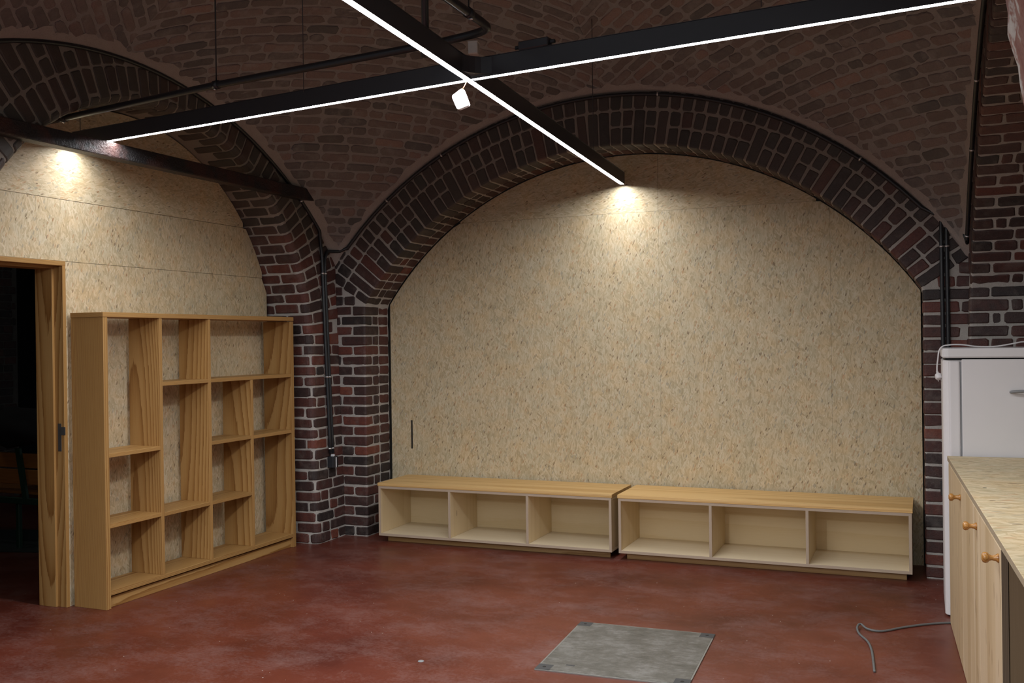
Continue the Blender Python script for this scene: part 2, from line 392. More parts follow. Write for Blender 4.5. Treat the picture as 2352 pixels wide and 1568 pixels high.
def px_area(vs_, nrm):
    c = sum(vs_, Vector())/len(vs_)
    if (CAM-c).dot(nrm) <= 0: return 0
    q = [to_px(v) for v in vs_]
    if any(p is None for p in q): return 0
    m = to_px(c)
    if not (-20 < m[0] < 2372 and -20 < m[1] < 1588): return 0
    A = 0
    for i in range(len(q)):
        x0, y0 = q[i]; x1, y1 = q[(i+1) % len(q)]; A += x0*y1-x1*y0
    return abs(A)/2
def lay_bricks(owner, items, mat, limit=300, rest_name='brick_field'):
    """items: (verts, faces, tone, soot, top_poly, normal); the largest in view become single bricks"""
    sc_ = sorted(items, key=lambda it: -px_area(it[4], it[5]))
    for it in sc_[:limit]:
        c = sum(it[4], Vector())/len(it[4])
        me = mesh('brick', [v-c for v in it[0]], it[1], mat)
        set_attr(me, 'tone', [it[2]]*len(it[0])); set_attr(me, 'soot', [it[3]]*len(it[0]))
        link('brick', me, owner, c)
    rest = sc_[limit:]
    if rest:
        vs_, fs, tn, st = [], [], [], []
        for it in rest:
            k = len(vs_); vs_ += it[0]; fs += [tuple(i+k for i in f) for f in it[1]]; tn += [it[2]]*len(it[0]); st += [it[3]]*len(it[0])
        me = mesh(rest_name, vs_, fs, mat); set_attr(me, 'tone', tn); set_attr(me, 'soot', st)
        o = link(rest_name, me, owner); o['kind'] = 'stuff'

class ArchWall:
    """a wall arch: reveal then face, swept along pier - arch - pier.
    curve in the wall's own plane (a, z); place(a, z, depth) gives the world point; depth 0 = face, >0 into the wall"""
    def __init__(s, ac, zc, R, z_spring, reveal, bend, place, ang=None):
        s.ac, s.zc, s.R, s.reveal, s.bend, s.place = ac, zc, R, reveal, bend, place
        s.half = math.sqrt(max(R*R-(z_spring-zc)**2, 0)); s.zs = z_spring
        s.a0 = math.atan2(z_spring-zc, s.half)          # springing angle
        s.arc = R*(math.pi-2*s.a0)
    def curve(s, v):
        """v: 0..zs right-hand pier upwards, then over the arch (right to left), then down the left pier"""
        if v <= s.zs: return s.ac+s.half, v, 1.0, 0.0
        if v >= s.zs+s.arc: return s.ac-s.half, 2*s.zs+s.arc-v, -1.0, 0.0
        an = s.a0+(v-s.zs)/s.R; return s.ac+s.R*math.cos(an), s.zc+s.R*math.sin(an), math.cos(an), math.sin(an)
    def pt(s, u, v):
        a, z, na, nz = s.curve(v); r = s.bend; L = s.reveal
        if u < L-r: d, e = L-u, 0.0
        elif u < L-r+r*math.pi/2:
            th = (u-(L-r))/r; d, e = r-r*math.sin(th), r-r*math.cos(th)
        else: d, e = 0.0, r+(u-(L-r+r*math.pi/2))
        return s.place(a+na*e, z+nz*e, d)
    def nrm(s, u, v):
        e = 1e-3; du = s.pt(u+e, v)-s.pt(u-e, v); dv = s.pt(u, v+e)-s.pt(u, v-e)
        n = du.cross(dv).normalized(); c = s.pt(u, v)
        mid = s.place(s.ac, s.zc+.3*s.R, -.6)
        a, z, na, nz = s.curve(v)
        # outward = towards the room (negative depth) and towards the opening
        ref = s.place(a-na, z-nz, -1.0)-s.place(a, z, 0)
        return n if n.dot(ref) > 0 else -n
    def brick(s, u0, u1, v0, v1, h, tone, soot, cut=.008, jit=.003):
        b0 = s.reveal-s.bend; seg = [b0-.004]+[b0+s.bend*1.5708*k/5 for k in range(1, 5)]+[b0+s.bend*1.5708+.004]
        uv = quad_uv(u0, u1, v0, v1, cut, jit, seg); ui = inset_uv(uv)
        P = [s.pt(*q) for q in uv]; N = [s.nrm(*q) for q in uv]
        vs_, fs = brick_geo(P, N, h, T=[s.pt(*q) for q in ui], TN=[s.nrm(*q) for q in ui])
        n = len(P); return (vs_, fs, tone, soot, vs_[2*n:], sum(N, Vector()).normalized())
    def base(s, umax, soot=None, v0=0, v1=None, du=.05, dv=.06):
        v1 = v1 if v1 is not None else 2*s.zs+s.arc
        nu = max(2, int(umax/du)); nv = max(2, int((v1-v0)/dv)); b0 = s.reveal-s.bend
        us = sorted(set([umax*i/nu for i in range(nu+1)]+[b0, b0+s.bend*.4, b0+s.bend*.8, b0+s.bend*1.2, b0+s.bend*1.57]))
        vs_, st = [], []
        for i in range(nv+1):
            v = v0+(v1-v0)*i/nv
            for u in us:
                p = s.pt(u, v); p = p+s.nrm(u, v)*random.uniform(-.0025, .0025); vs_.append(p); st.append(soot(p) if soot else 0)
        k = len(us); fs = [(i*k+j, i*k+j+1, (i+1)*k+j+1, (i+1)*k+j) for i in range(nv) for j in range(k-1)]
        return vs_, fs, st
def rowfill(u0, u1, first, lens, gap=.016):
    out = []; u = u0; i = 0; L = first
    while u < u1-.02:
        e = min(u+L, u1)
        if u1-e < .065: e = u1
        if e-u > .03: out.append((u, e))
        u = e+gap; L = lens[i % len(lens)]; i += 1
    return out
def tone_pick(bias=0.0):
    return min(1, max(0, random.gauss(.42+bias, .22)))
def base_obj(name, data, mat):
    me = mesh(name, data[0], data[1], mat, True); set_attr(me, 'soot', data[2]); return struct(link(name, me))

# ---- back wall arch
back = ArchWall(-2.12, .475, 2.553, 1.90, .38, .012, lambda a, z, d: Vector((a, YB+d, z)))
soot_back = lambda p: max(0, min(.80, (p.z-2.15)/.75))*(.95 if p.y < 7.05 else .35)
wall_back = base_obj('wall_back', back.base(.86, soot_back), M['mortar'])
items = []
def add_rows(aw, vstart, vend, course, rows, cond, sootf, hr=(.003, .009), bias=0.0, cut=.011, jit=.0042):
    n = max(1, round((vend-vstart)/course)); c = (vend-vstart)/n
    for i in range(n):
        v0 = vstart+i*c+.0072; v1 = vstart+(i+1)*c-.0072
        for (a, b) in rows(i):
            m = aw.pt((a+b)/2, (v0+v1)/2)
            if not cond(m): continue
            tn = tone_pick(bias); s_ = sootf(m)*random.uniform(.75, 1.1)
            items.append(aw.brick(a, b, v0, v1, random.uniform(*hr), tn, min(1, max(0, s_)), cut, jit))
F0 = back.reveal+.006
pier_face = .245
LB = back.reveal
def rows_pier(i):          # quoins: header on the reveal and stretcher on the face, then the other way round
    if i % 2: return rowfill(.01, LB-.121, .15, (.215, .10))+[(LB-.105, F0+.205)]+rowfill(F0+.220, F0+.60, (.10, .205)[i//2 % 2], (.205, .10))
    return rowfill(.01, LB-.226, .14, (.215,))+[(LB-.210, F0+.098)]+rowfill(F0+.113, F0+.60, .205, (.10, .205))
def rows_arch(i):
    if random.random() < .5: return rowfill(.01, LB-.121, (.15, .12)[i % 2], (.215, .10))+[(LB-.105, F0+.232)]
    return rowfill(.01, LB-.226, .14, (.215,))+[(LB-.210, F0+.108), (F0+.123, F0+.232)]
def rows_outer(i): return [(F0+.246, F0+.365)]+[(F0+.379+.12*k, F0+.485+.12*k) for k in range(2)]
inb = lambda p: XL(p.z)-.04 < p.x < XR(p.z)+.03 and (p-SC).length < SR+.04
pier_ok = lambda p: inb(p)
add_rows(back, 0, back.zs, .083, rows_pier, lambda p: inb(p) and p.x > -1, soot_back)
add_rows(back, back.zs+back.arc, 2*back.zs+back.arc, .083, rows_pier, lambda p: inb(p) and p.x < -3, soot_back)
add_rows(back, back.zs, back.zs+back.arc, .083, rows_arch, inb, soot_back, bias=-.06)
add_rows(back, back.zs, back.zs+back.arc, .081, rows_outer, inb, soot_back, bias=-.08)
for sgn in (1, -1):     # small bricks levelling up the springers
    for k in range(3):
        z0 = 1.906+k*.083; xs = back.half+(z0-1.9+.055)/math.tan(back.a0)
        for (u0, u1) in ((xs, xs+.10), (xs+.112, xs+.22)):
            c_ = Vector((back.ac+sgn*(u0+u1)/2, YB, z0+.035))
            if not inb(c_): continue
            q = quad_uv(u0, u1, z0, z0+.07, .010, .004)
            P = [Vector((back.ac+sgn*a_, YB, b_)) for a_, b_ in q]
            if sgn < 0: P = P[::-1]
            N = [Vector((0, -1, 0))]*len(P); v_, f_ = brick_geo(P, N, random.uniform(.004, .009)); n = len(P)
            items.append((v_, f_, tone_pick(), 0, v_[2*n:], Vector((0, -1, 0))))
lay_bricks(wall_back, items, M['brick'])

# OSB sheets closing the back arch
def sheet_poly(x0, x1, z0, topf, place, thick, name, mat, parent, n=None):
    n = n or max(2, int((x1-x0)/.06)); top, bot = [], []
    for i in range(n+1):
        x = x0+(x1-x0)*i/n; zt = topf(x)
        if zt > z0+.005: top.append((x, zt)); bot.append((x, z0))
    k = len(top); vs_ = [place(a, z, 0) for a, z in bot]+[place(a, z, 0) for a, z in top]+[place(a, z, thick) for a, z in bot]+[place(a, z, thick) for a, z in top]
    fs = []
    for i in range(k-1):
        fs += [(i, i+1, k+i+1, k+i), (2*k+i, 3*k+i, 3*k+i+1, 2*k+i+1), (i, 2*k+i, 2*k+i+1, i+1), (k+i, k+i+1, 3*k+i+1, 3*k+i)]
    fs += [(0, k, 3*k, 2*k), (k-1, 3*k-1, 4*k-1, 2*k-1)]
    return link(name, mesh(name, vs_, fs, mat), parent)
def archtop(aw, gap, zmax):
    def f(a):
        d = a-aw.ac
        if abs(d) > aw.half-gap: return 0
        z = aw.zc+math.sqrt((aw.R-gap)**2-d*d)
        return min(z, zmax)
    return f
pb = lambda a, z, d: Vector((a, OSBY+d, z))
bx = [-4.215, -3.112, -1.862, -.612, -.018]
for i in range(4):
    sheet_poly(bx[i]+.0005, bx[i+1]-.0005, .0, archtop(back, .012, 2.570), pb, .018, 'panel', M['osb_back'], wall_back)
for a, b in ((-3.6, -1.863), (-1.862, -.4)):
    sheet_poly(a+.0004, b-.0004, 2.5712, archtop(back, .012, 9), pb, .018, 'panel', M['osb_back_top'], wall_back)
bk = box('backing', (-4.6, OSBY+.022, 0), (.4, OSBY+.06, 3.5), M['gap'], wall_back, 0)
# thin dark upright slot in the sheet, low on the left
box('slot', (-4.027, OSBY-.0012, .69), (-4.012, OSBY+.004, .93), M['gap'], wall_back, 0)

# ---- left wall arch (smaller round arch, rounded arris)
left = ArchWall(5.04, 1.58, 1.56, 1.58, .42, .05, lambda a, z, d: Vector((XL(z)-d, a, z)))
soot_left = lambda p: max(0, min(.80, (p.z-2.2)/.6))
wall_left = base_obj('wall_left', left.base(1.75, soot_left, du=.07), M['mortar'])
items = []
LF = left.reveal-left.bend+left.bend*1.57
def rows_lp(i):
    e = LF+.36
    return rowfill(.008, e, (.10, .21, .16)[i % 3], ((.215, .215, .10, .10), (.215, .10, .215), (.215, .215, .10))[i % 3])
def rows_la(i):
    r = rowfill(.008, LF+.165, (.21, .10)[i % 2], ((.215, .215), (.215, .215, .10))[i % 2])
    r += rowfill(LF+.178, LF+.62, (.215, .10)[i % 2], ((.10, .215), (.215, .10))[i % 2])
    return r
inl = lambda p: p.y < YB+.03 and (Vector((p.x, p.y, p.z))-SC).length < SR+.05
add_rows(left, .0, left.zs, .083, rows_lp, lambda p: inl(p) and p.y > 5, soot_left)
add_rows(left, left.zs, left.zs+left.arc*.98, .083, rows_la, lambda p: inl(p) and p.y > 3.3, soot_left)
add_rows(left, left.zs+left.arc, 2*left.zs+left.arc, .083, rows_lp, lambda p: p.z > 2.4, soot_left)
lay_bricks(wall_left, items, M['brick'])
# OSB partition in the left arch with the doorway
OX = lambda z: -4.865-.030*z if z > 1.9 else -4.865-.030*z
pl = lambda a, z, d: Vector((-4.862-.028*max(0, z-2.12)-d, a, z))
lt = archtop(left, .010, 2.498)
def rect_panel(y0, y1, z0, topf): sheet_poly(y0+.0004, y1-.0004, z0, topf, pl, .018, 'panel', M['osb_left'], wall_left)
rect_panel(4.52, 5.58, 0, lambda a: min(lt(a), 2.118)); rect_panel(5.58, 6.595, 0, lambda a: min(lt(a), 2.118))
rect_panel(4.32, 5.57, 2.1205, lt); rect_panel(5.57, 6.595, 2.1205, lt); rect_panel(3.48, 4.32, 2.1205, lt)
rect_panel(3.0, 3.60, 0, lambda a: 2.118)
sheet_poly(3.50, 6.5, 2.501, archtop(left, .010, 9), pl, .018, 'panel', M['osb_left_top'], wall_left)
box('backing', (-5.05, 4.54, 0), (-4.90, 6.9, 2.0), M['gap'], wall_left, 0)
box('backing', (-5.12, 2.6, 2.15), (-5.02, 6.9, 3.5), M['gap'], wall_left, 0)
box('backing', (-5.05, 2.6, 0), (-4.90, 3.58, 2.15), M['gap'], wall_left, 0)

# ---- right wall arch
right = ArchWall(4.67, .48, 2.555, 1.90, .95, .012, lambda a, z, d: Vector((XR(z)+d, a, z)))
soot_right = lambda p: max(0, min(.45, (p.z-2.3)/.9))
vend = right.zs+right.arc
wall_right = base_obj('wall_right', right.base(1.5, soot_right), M['mortar'])
items = []
RF = right.reveal+.006
RL = right.reveal
def rows_r(i):
    if i % 2: return rowfill(.02, RL-.121, (.21, .10, .16)[i % 3], ((.215, .215, .10), (.215, .215), (.10, .215, .215))[i % 3])+[(RL-.105, RF+.205)]+rowfill(RF+.22, RF+.42, .10, (.215,))
    return rowfill(.02, RL-.231, (.16, .21, .10)[i % 3], (.215, .215, .10))+[(RL-.215, RF+.098)]+rowfill(RF+.113, RF+.42, .21, (.10,))
add_rows(right, 1.25, right.zs, .083, rows_r, lambda p: p.y < YB+.02, soot_right, bias=.04)
add_rows(right, right.zs, right.zs+right.arc*.97, .083, rows_r, lambda p: p.y < YB+.02 and p.y > 2.6, soot_right, bias=.02)
lay_bricks(wall_right, items, M['brick'])
# rough plastered springer of the right arch near the camera
from mathutils import noise as mnoise
prof = [(.236, 2.02), (.233, 2.10), (.226, 2.15), (.214, 2.19), (.212, 2.23), (.203, 2.27), (.197, 2.31), (.190, 2.36), (.187, 2.42), (.186, 2.50), (.19, 2.60), (.20, 2.72)]
bm = bmesh.new(); rows = []
NY = 14
for (x, z) in prof:
    row = []
    for k in range(NY+1):
        u = k/NY; y = 2.78-.75*u
        xx = x+.62*max(0, 1-u*5)**2+.01*mnoise.noise(Vector((0, y*7, z*7)))+.012*mnoise.noise(Vector((3, y*17, z*17)))*(u > .1)
        row.append(bm.verts.new((xx, y, z)))
    rows.append(row)
for i in range(len(rows)-1):
    for k in range(NY): bm.faces.new((rows[i][k], rows[i][k+1], rows[i+1][k+1], rows[i+1][k]))
bk_ = [bm.verts.new((1.0, 2.78, p[1])) for p in prof]
for i in range(len(rows)-1): bm.faces.new((bk_[i], rows[i][0], rows[i+1][0], bk_[i+1]))
lump = from_bm('plaster_lump', bm, M['lump'], wall_right, smooth=True); lump['label'] = 'rough plaster over red brick'

# ---- sail vault
def on_sphere(n, off=0): return SC+n*(SR-off)
gv, gf, nx, ny = [], [], 70, 70
for i in range(nx+1):
    for j in range(ny+1):
        y = 2.72+4.34*j/ny; zl = zr = 3.0
        for _ in range(6):
            xl, xr_ = XL(zl)-.05, XR(zr)+.04
            zl = SC.z+math.sqrt(max(.1, SR*SR-(xl-SC.x)**2-(y-SC.y)**2)); zr = SC.z+math.sqrt(max(.1, SR*SR-(xr_-SC.x)**2-(y-SC.y)**2))
        x = xl+(xr_-xl)*i/nx
        dx, dy = x-SC.x, y-SC.y; zz = SR*SR-dx*dx-dy*dy
        p = Vector((x, y, SC.z+math.sqrt(max(zz, .2))))
        p += (SC-p).normalized()*random.uniform(-.004, .004); gv.append(p)
for i in range(nx):
    for j in range(ny): a = i*(ny+1)+j; gf.append((a, a+ny+1, a+ny+2, a+1))
ceiling = struct(link('ceiling', mesh('ceiling', gv, gf, M['mortar_vault'], True)))
items = []
for sx in (-1, 1):
    for sy in (-1, 1):
        ed = Vector((sx, sy, 0)).normalized(); et = Vector((-ed.y, ed.x, 0)); ez = Vector((0, 0, 1))
        planes = [(SC, (ed*1.0-et).normalized()), (SC, (ed+et).normalized())]
        c = .082; na = int(4.35/c)
        for ia in range(na):
            a0 = ia*c/SR; L = .215; u = -2.8-random.uniform(0, .2)
            while u < 2.8:
                l = random.choice((L, L, .105)); u0, u1 = u, u+l; u = u1+.014
                um, am = (u0+u1)/2/SR, a0+c/2/SR
                def sp(uu, vv):
                    b = uu/SR; a = vv/SR
                    return (ed*math.sin(a)*math.cos(b)+ez*math.cos(a)*math.cos(b)+et*math.sin(b))
                cp = on_sphere(sp((u0+u1)/2, (ia+.5)*c))
                if not (XL(cp.z)-.05 < cp.x < XR(cp.z)+.05 and 3.0 < cp.y < YB+.02 and cp.z > 2.1): continue
                dd = (cp-SC).dot(ed); tt_ = (cp-SC).dot(et)
                if abs(tt_) > dd+.16: continue
                q = quad_uv(u0, u1, ia*c+.008, (ia+1)*c-.008, .020, .006, [(u0+u1)/2])
                P = [on_sphere(sp(*w)) for w in q]
                P = clip_poly(P, planes)
                if not P: continue
                nn = (SC-sum(P, Vector())/len(P)).normalized()
                N = [(SC-p).normalized() for p in P]
                vs_, fs = brick_geo(P, N, random.uniform(.002, .006), ch=.005); n = len(P)
                items.append((vs_, fs, min(1, max(0, random.gauss(.45, .24))), max(0, random.gauss(.12, .14)), vs_[2*n:], nn))
lay_bricks(ceiling, items, M['brick_vault'])
# mortar fillets where the vault meets the arches
def vault_strip(name, ptf, w, mat, n=90):
    vs_, fs = [], []
    for i in range(n+1):
        p, inn = ptf(i/n)
        for k, (d, off) in enumerate(((-.02, .0), (.012, .016), (w*.6*random.uniform(.6, 1.2), .014), (w*random.uniform(.7, 1.4), .002))):
            x, y = p[0]+inn[0]*d, p[1]+inn[1]*d
            r2 = SR*SR-(x-SC.x)**2-(y-SC.y)**2; q = Vector((x, y, SC.z+math.sqrt(max(r2, .01))))
            vs_.append(q+(SC-q).normalized()*off)
    for i in range(n):
        for k in range(3): a = i*4+k; fs.append((a, a+4, a+5, a+1))
    return struct(link(name, mesh(name, vs_, fs, mat, True)))
vault_strip('trim_1', lambda u: ((-4.50+4.76*u, YB-.005), (0, -1)), .045, M['mortar_pink'])
def lstrip(u):
    y = 2.4+4.6*u; z = 3.0
    for _ in range(6): x = XL(z)+.005; z = SC.z+math.sqrt(max(.1, SR*SR-(x-SC.x)**2-(y-SC.y)**2))
    return (x, y), (1, 0)
vault_strip('trim_2', lstrip, .06, M['mortar_pink'])
def rstrip(u):
    y = 2.4+4.6*u; z = 3.0
    for _ in range(6): x = XR(z)-.005; z = SC.z+math.sqrt(max(.1, SR*SR-(x-SC.x)**2-(y-SC.y)**2))
    return (x, y), (-1, 0)
vault_strip('trim_3', rstrip, .05, M['mortar_pink'])

# ---- floor and the rest of the shell (the bay behind the camera and the dark room next door)
fl = struct(box('floor', (-10, -3.2, -.1), (2.6, 9.4, 0), M['floor'], None, 0))
M['shell'] = plain('shell_plaster', (.20, .15, .12), .9)
struct(box('wall_side', (1.25, 2.2, 0), (1.4, 7.4, 3.4), M['shell'], None, 0))
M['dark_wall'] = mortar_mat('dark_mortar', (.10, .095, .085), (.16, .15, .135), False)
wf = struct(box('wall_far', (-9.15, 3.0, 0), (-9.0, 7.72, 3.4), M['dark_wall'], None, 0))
items = []
for r in range(40):
    z0 = r*.083; y = 6.75+(.12 if r % 2 else 0)
    while y < 7.66:
        l = random.choice((.215, .215, .105)); y1 = min(y+l, 7.7)
        q = quad_uv(y, y1, z0+.006, z0+.077)
        P = [Vector((-9.0, a, b)) for a, b in q]; N = [Vector((1, 0, 0))]*len(P)
        v_, f_ = brick_geo(P, N, random.uniform(.004, .01)); n = len(P)
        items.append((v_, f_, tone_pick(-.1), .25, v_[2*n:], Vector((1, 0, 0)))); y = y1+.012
lay_bricks(wf, items, M['brick'], 300)
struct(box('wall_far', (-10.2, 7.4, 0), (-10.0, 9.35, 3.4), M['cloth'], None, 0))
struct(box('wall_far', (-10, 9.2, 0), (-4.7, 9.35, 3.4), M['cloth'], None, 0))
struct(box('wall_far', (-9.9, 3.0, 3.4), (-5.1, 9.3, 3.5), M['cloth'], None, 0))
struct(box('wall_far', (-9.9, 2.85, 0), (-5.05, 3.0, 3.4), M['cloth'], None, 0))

# unseen weak point light added to brighten the room next door
ld = bpy.data.lights.new('next_room_fill', 'POINT'); ld.energy = 8.0; ld.shadow_soft_size = .15; ld.color = (1, .93, .85)
lo = bpy.data.objects.new('next_room_fill', ld); COL.objects.link(lo); lo.location = (-7.6, 4.6, 3.1)
# ---- door lining
door = struct(link('door_1', None)); door.location = (-4.96, 4.06, 0)
def dpart(name, lo, hi, mat, bev=.0015):
    l = Vector((-4.96, 4.06, 0)); o = box(name, Vector(lo)-l, Vector(hi)-l, mat, door, bev); return o
dpart('jamb', (-5.065, 4.478, 0), (-4.925, 4.518, 2.075), M['pine_z'])
dpart('jamb', (-4.925, 4.493, 0), (-4.852, 4.518, 2.09), M['pine_z'])
dpart('jamb', (-5.065, 3.60, 0), (-4.852, 3.635, 2.09), M['pine_z'])
dpart('head', (-5.065, 3.60, 2.075), (-4.925, 4.518, 2.118), M['pine_y'])
dpart('head', (-4.925, 3.60, 2.09), (-4.852, 4.518, 2.118), M['pine_y'])
dpart('strike_plate', (-4.905, 4.4905, .955), (-4.878, 4.4935, 1.125), M['plate_dark'], .0005)
dpart('strike_lip', (-4.878, 4.4885, 1.055), (-4.845, 4.4935, 1.105), M['plate_dark'], .0005)

# ------------------------------------------------------------------ furniture
# bookshelf
BX, BY = -4.83, 4.53
bs = thing('bookshelf', 'tall open pine bookshelf with uneven compartments standing against the left strand board wall', 'bookshelf', (BX, BY, 0))
def bp(name, y0, y1, z0, z1, mat, x0=-4.83, x1=-4.57):
    return box(name, (x0-BX, y0-BY, z0), (x1-BX, y1-BY, z1), M[mat], bs, .0015)
bp('side_panel', 4.53, 4.566, 0, 1.772, 'pine_z'); bp('side_panel', 6.438, 6.474, 0, 1.768, 'pine_z')
bp('top_board', 4.528, 6.476, 1.7725, 1.802, 'pine_y', -4.832, -4.568)
for y0, z0, z1 in ((5.005, .108, 1.772), (5.477, .108, 1.772), (5.940, .108, 1.332)):
    bp('divider', y0, y0+.026, z0, z1, 'pine_z', -4.83, -4.572)
bp('bottom_board', 4.566, 6.438, .080, .108, 'pine_y', -4.83, -4.571)
for y0, y1, zt in ((4.566, 5.005, .942), (4.566, 5.005, .512), (5.031, 5.477, 1.357), (5.031, 5.477, .508), (5.503, 6.438, 1.358), (5.503, 5.940, .923), (5.503, 5.940, .508), (5.966, 6.438, .921)):
    bp('shelf', y0, y1, zt-.025, zt, 'pine_y', -4.83, -4.573)
bp('plinth', 4.566, 6.438, 0, .066, 'pine_front', -4.62, -4.597)

# benches
def bench(x0, x1, divs, label):
    t = thing('shelf_bench', label, 'bench', ((x0+x1)/2, 7.08, 0), 0, 'low bench shelves along the back wall')
    cx = (x0+x1)/2; f, b = 6.838, 7.345
    def part(name, lo, hi, mat, bev=.0012):
        return box(name, (lo[0]-cx, lo[1]-7.08, lo[2]), (hi[0]-cx, hi[1]-7.08, hi[2]), M[mat], t, bev)
    part('top_board', (x0-.006, f-.004, .449), (x1+.006, b, .474), 'ply_top')
    def board(name, lo, hi, mat, edge):
        o = part(name, lo, hi, mat); k = 'front_edge'
        e = part(k, (lo[0], f-.0012, lo[2]), (hi[0], f+.0004, hi[2]), edge, 0); e.parent = o
    board('upper_board', (x0, f, .430), (x1, b, .4485), 'birch_h', 'ply_edge_z')
    board('lower_board', (x0, f, .054), (x1, b, .073), 'birch_h', 'ply_edge_z')
    for nm, xa in (('side_panel', x0), ('side_panel', x1-.019)): board(nm, (xa, f, .0732), (xa+.019, b, .4298), 'birch_v', 'ply_edge_x')
    for d in divs: board('divider', (d, f+.004, .0732), (d+.0185, b-.012, .4298), 'birch_v', 'ply_edge_x')
    part('back_panel', (x0+.019, b-.012, .0732), (x1-.019, b-.001, .4298), 'birch_b')
    part('plinth', (x0+.04, 6.912, 0), (x1-.035, 6.93, .054), 'plinth', .001)
    part('plinth', (x0+.04, 7.20, 0), (x1-.035, 7.218, .054), 'plinth', .001)
    return t
bench(-4.035, -2.100, (-3.416, -2.766), 'low plywood bench shelf with three open bays nearer the brick pier, left of the two')
bench(-2.048, -.086, (-1.394, -.746), 'low plywood bench shelf with three open bays nearer the white fridge, right of the two')

# base cabinet and worktop (turned slightly)
ANG = math.atan(.046)
CX, CY = .114, 6.005
def cab_loc(o): return o
base = thing('base_cabinet', 'light pine base cabinet with three doors and turned wooden knobs under the strand board worktop', 'cabinet', (CX, CY, 0), ANG)
def cp_(name, x0, x1, y0, y1, z0, z1, mat, parent=None, bev=.0015):
    return box(name, (x0, y0, z0), (x1, y1, z1), M[mat], parent or base, bev)
cp_('carcass', .022, .60, -2.38, -.02, 0.0, .893, 'cab_side')
cp_('end_panel', .024, .60, -2.401, -2.382, 0.0, .893, 'cab_side')
ys = [-.06, -.905, -1.69, -2.402]
for i in range(3):
    d = cp_('door', 0, .019, ys[i+1]+.0025, ys[i]-.0025, .004, .889, 'stave', None, .003)
    bm = bmesh.new(); ky = ys[i+1]+(.068, .075, .05)[i]; kz = (.818, .822, .850)[i]
    lathe(bm, [(0, .015), (.004, .0155), (.010, .0105), (.022, .0088), (.030, .011), (.034, .0165), (.042, .0185), (.049, .0165), (.053, .009)], (.0005, ky, kz), (-1, 0, 0))
    from_bm('knob', bm, M['knob'], d, smooth=True)
cp_('door_edge', .0015, .0215, -2.4045, -2.4022, .004, .889, 'dark_ply', None, .0003)
wt = thing('worktop', 'strand board worktop with a small drilled hole lying on the pine base cabinet', 'worktop', (CX, CY, .895), ANG)
bm = bmesh.new(); add_box(bm, (-.002, -3.3, 0), (.64, .0, .025), .001)
o = from_bm('top', bm, [M['osb_top'], M['osb_edge']], wt); o.name = 'board'
for p in o.data.polygons:
    if abs(p.normal.z) < .5: p.material_index = 1
bm = bmesh.new(); lathe(bm, [(0, .0085), (.0006, .0085)], (.07, -1.205, .025), (0, 0, 1), 12); from_bm('drilled_hole', bm, M['gap'], wt)

# fridge
fr = thing('fridge', 'white upright fridge with rounded edges and a grey door seal behind the worktop', 'fridge', (.40, 6.33, 0))
def prism(name, poly, z0, z1, mat, parent, org, bev=0):
    vs_ = [(x-org[0], y-org[1], z0-org[2]) for x, y in poly]+[(x-org[0], y-org[1], z1-org[2]) for x, y in poly]; n = len(poly)
    fs = [tuple(range(n-1, -1, -1)), tuple(range(n, 2*n))]+[(i, (i+1) % n, n+(i+1) % n, n+i) for i in range(n)]
    bm = bmesh.new(); me = mesh(name, vs_, fs, None); bm.from_mesh(me); bpy.data.meshes.remove(me)
    if bev: bmesh.ops.bevel(bm, geom=[e for e in bm.edges if abs((e.verts[0].co-e.verts[1].co).z) < 1e-5], offset=bev, segments=2, affect='EDGES')
    return from_bm(name, bm, mat, parent)
def rrect(x0, x1, y0, y1, r, n=6):
    pts = []
    for (cx, cy, a0) in ((x1-r, y1-r, 0), (x0+r, y1-r, 90), (x0+r, y0+r, 180), (x1-r, y0+r, 270)):
        for k in range(n+1): a = math.radians(a0+90*k/n); pts.append((cx+r*math.cos(a), cy+r*math.sin(a)))
    return pts
FO = (.40, 6.33, 0)
prism('body', rrect(.094, .695, 6.075, 6.62, .030), .012, 1.452, M['white_side'], fr, FO, .004)
prism('lid', rrect(.090, .70, 6.038, 6.62, .036), 1.466, 1.519, M['white'], fr, FO, .006)
prism('lid_gap', rrect(.105, .685, 6.09, 6.60, .03), 1.45, 1.468, M['dark'], fr, FO)
prism('front_strip', rrect(.125, .184, 6.055, 6.10, .012), .06, 1.446, M['white'], fr, FO, .002)
prism('gasket', rrect(.1845, .69, 6.062, 6.078, .004), .07, 1.444, M['rubber'], fr, FO)
prism('door', rrect(.192, .694, 6.040, 6.064, .005), .075, 1.458, M['white'], fr, FO, .003)
hp = smooth_path([(.436, 6.036, 1.277), (.45, 6.012, 1.281), (.50, 6.004, 1.284), (.58, 6.004, 1.284), (.63, 6.012, 1.281), (.645, 6.036, 1.277)], 5)
v, f = tube_data([p-Vector(FO) for p in hp], .008, 8); link('handle', mesh('handle', v, f, M['rubber'], True), fr)
for z in (.006,):
    for (x, y) in ((.15, 6.12), (.65, 6.12), (.15, 6.57), (.65, 6.57)):
        bm = bmesh.new(); lathe(bm, [(0, .018), (.013, .018)], (x-FO[0], y-FO[1], 0), (0, 0, 1), 10); from_bm('foot', bm, M['dark'], fr)
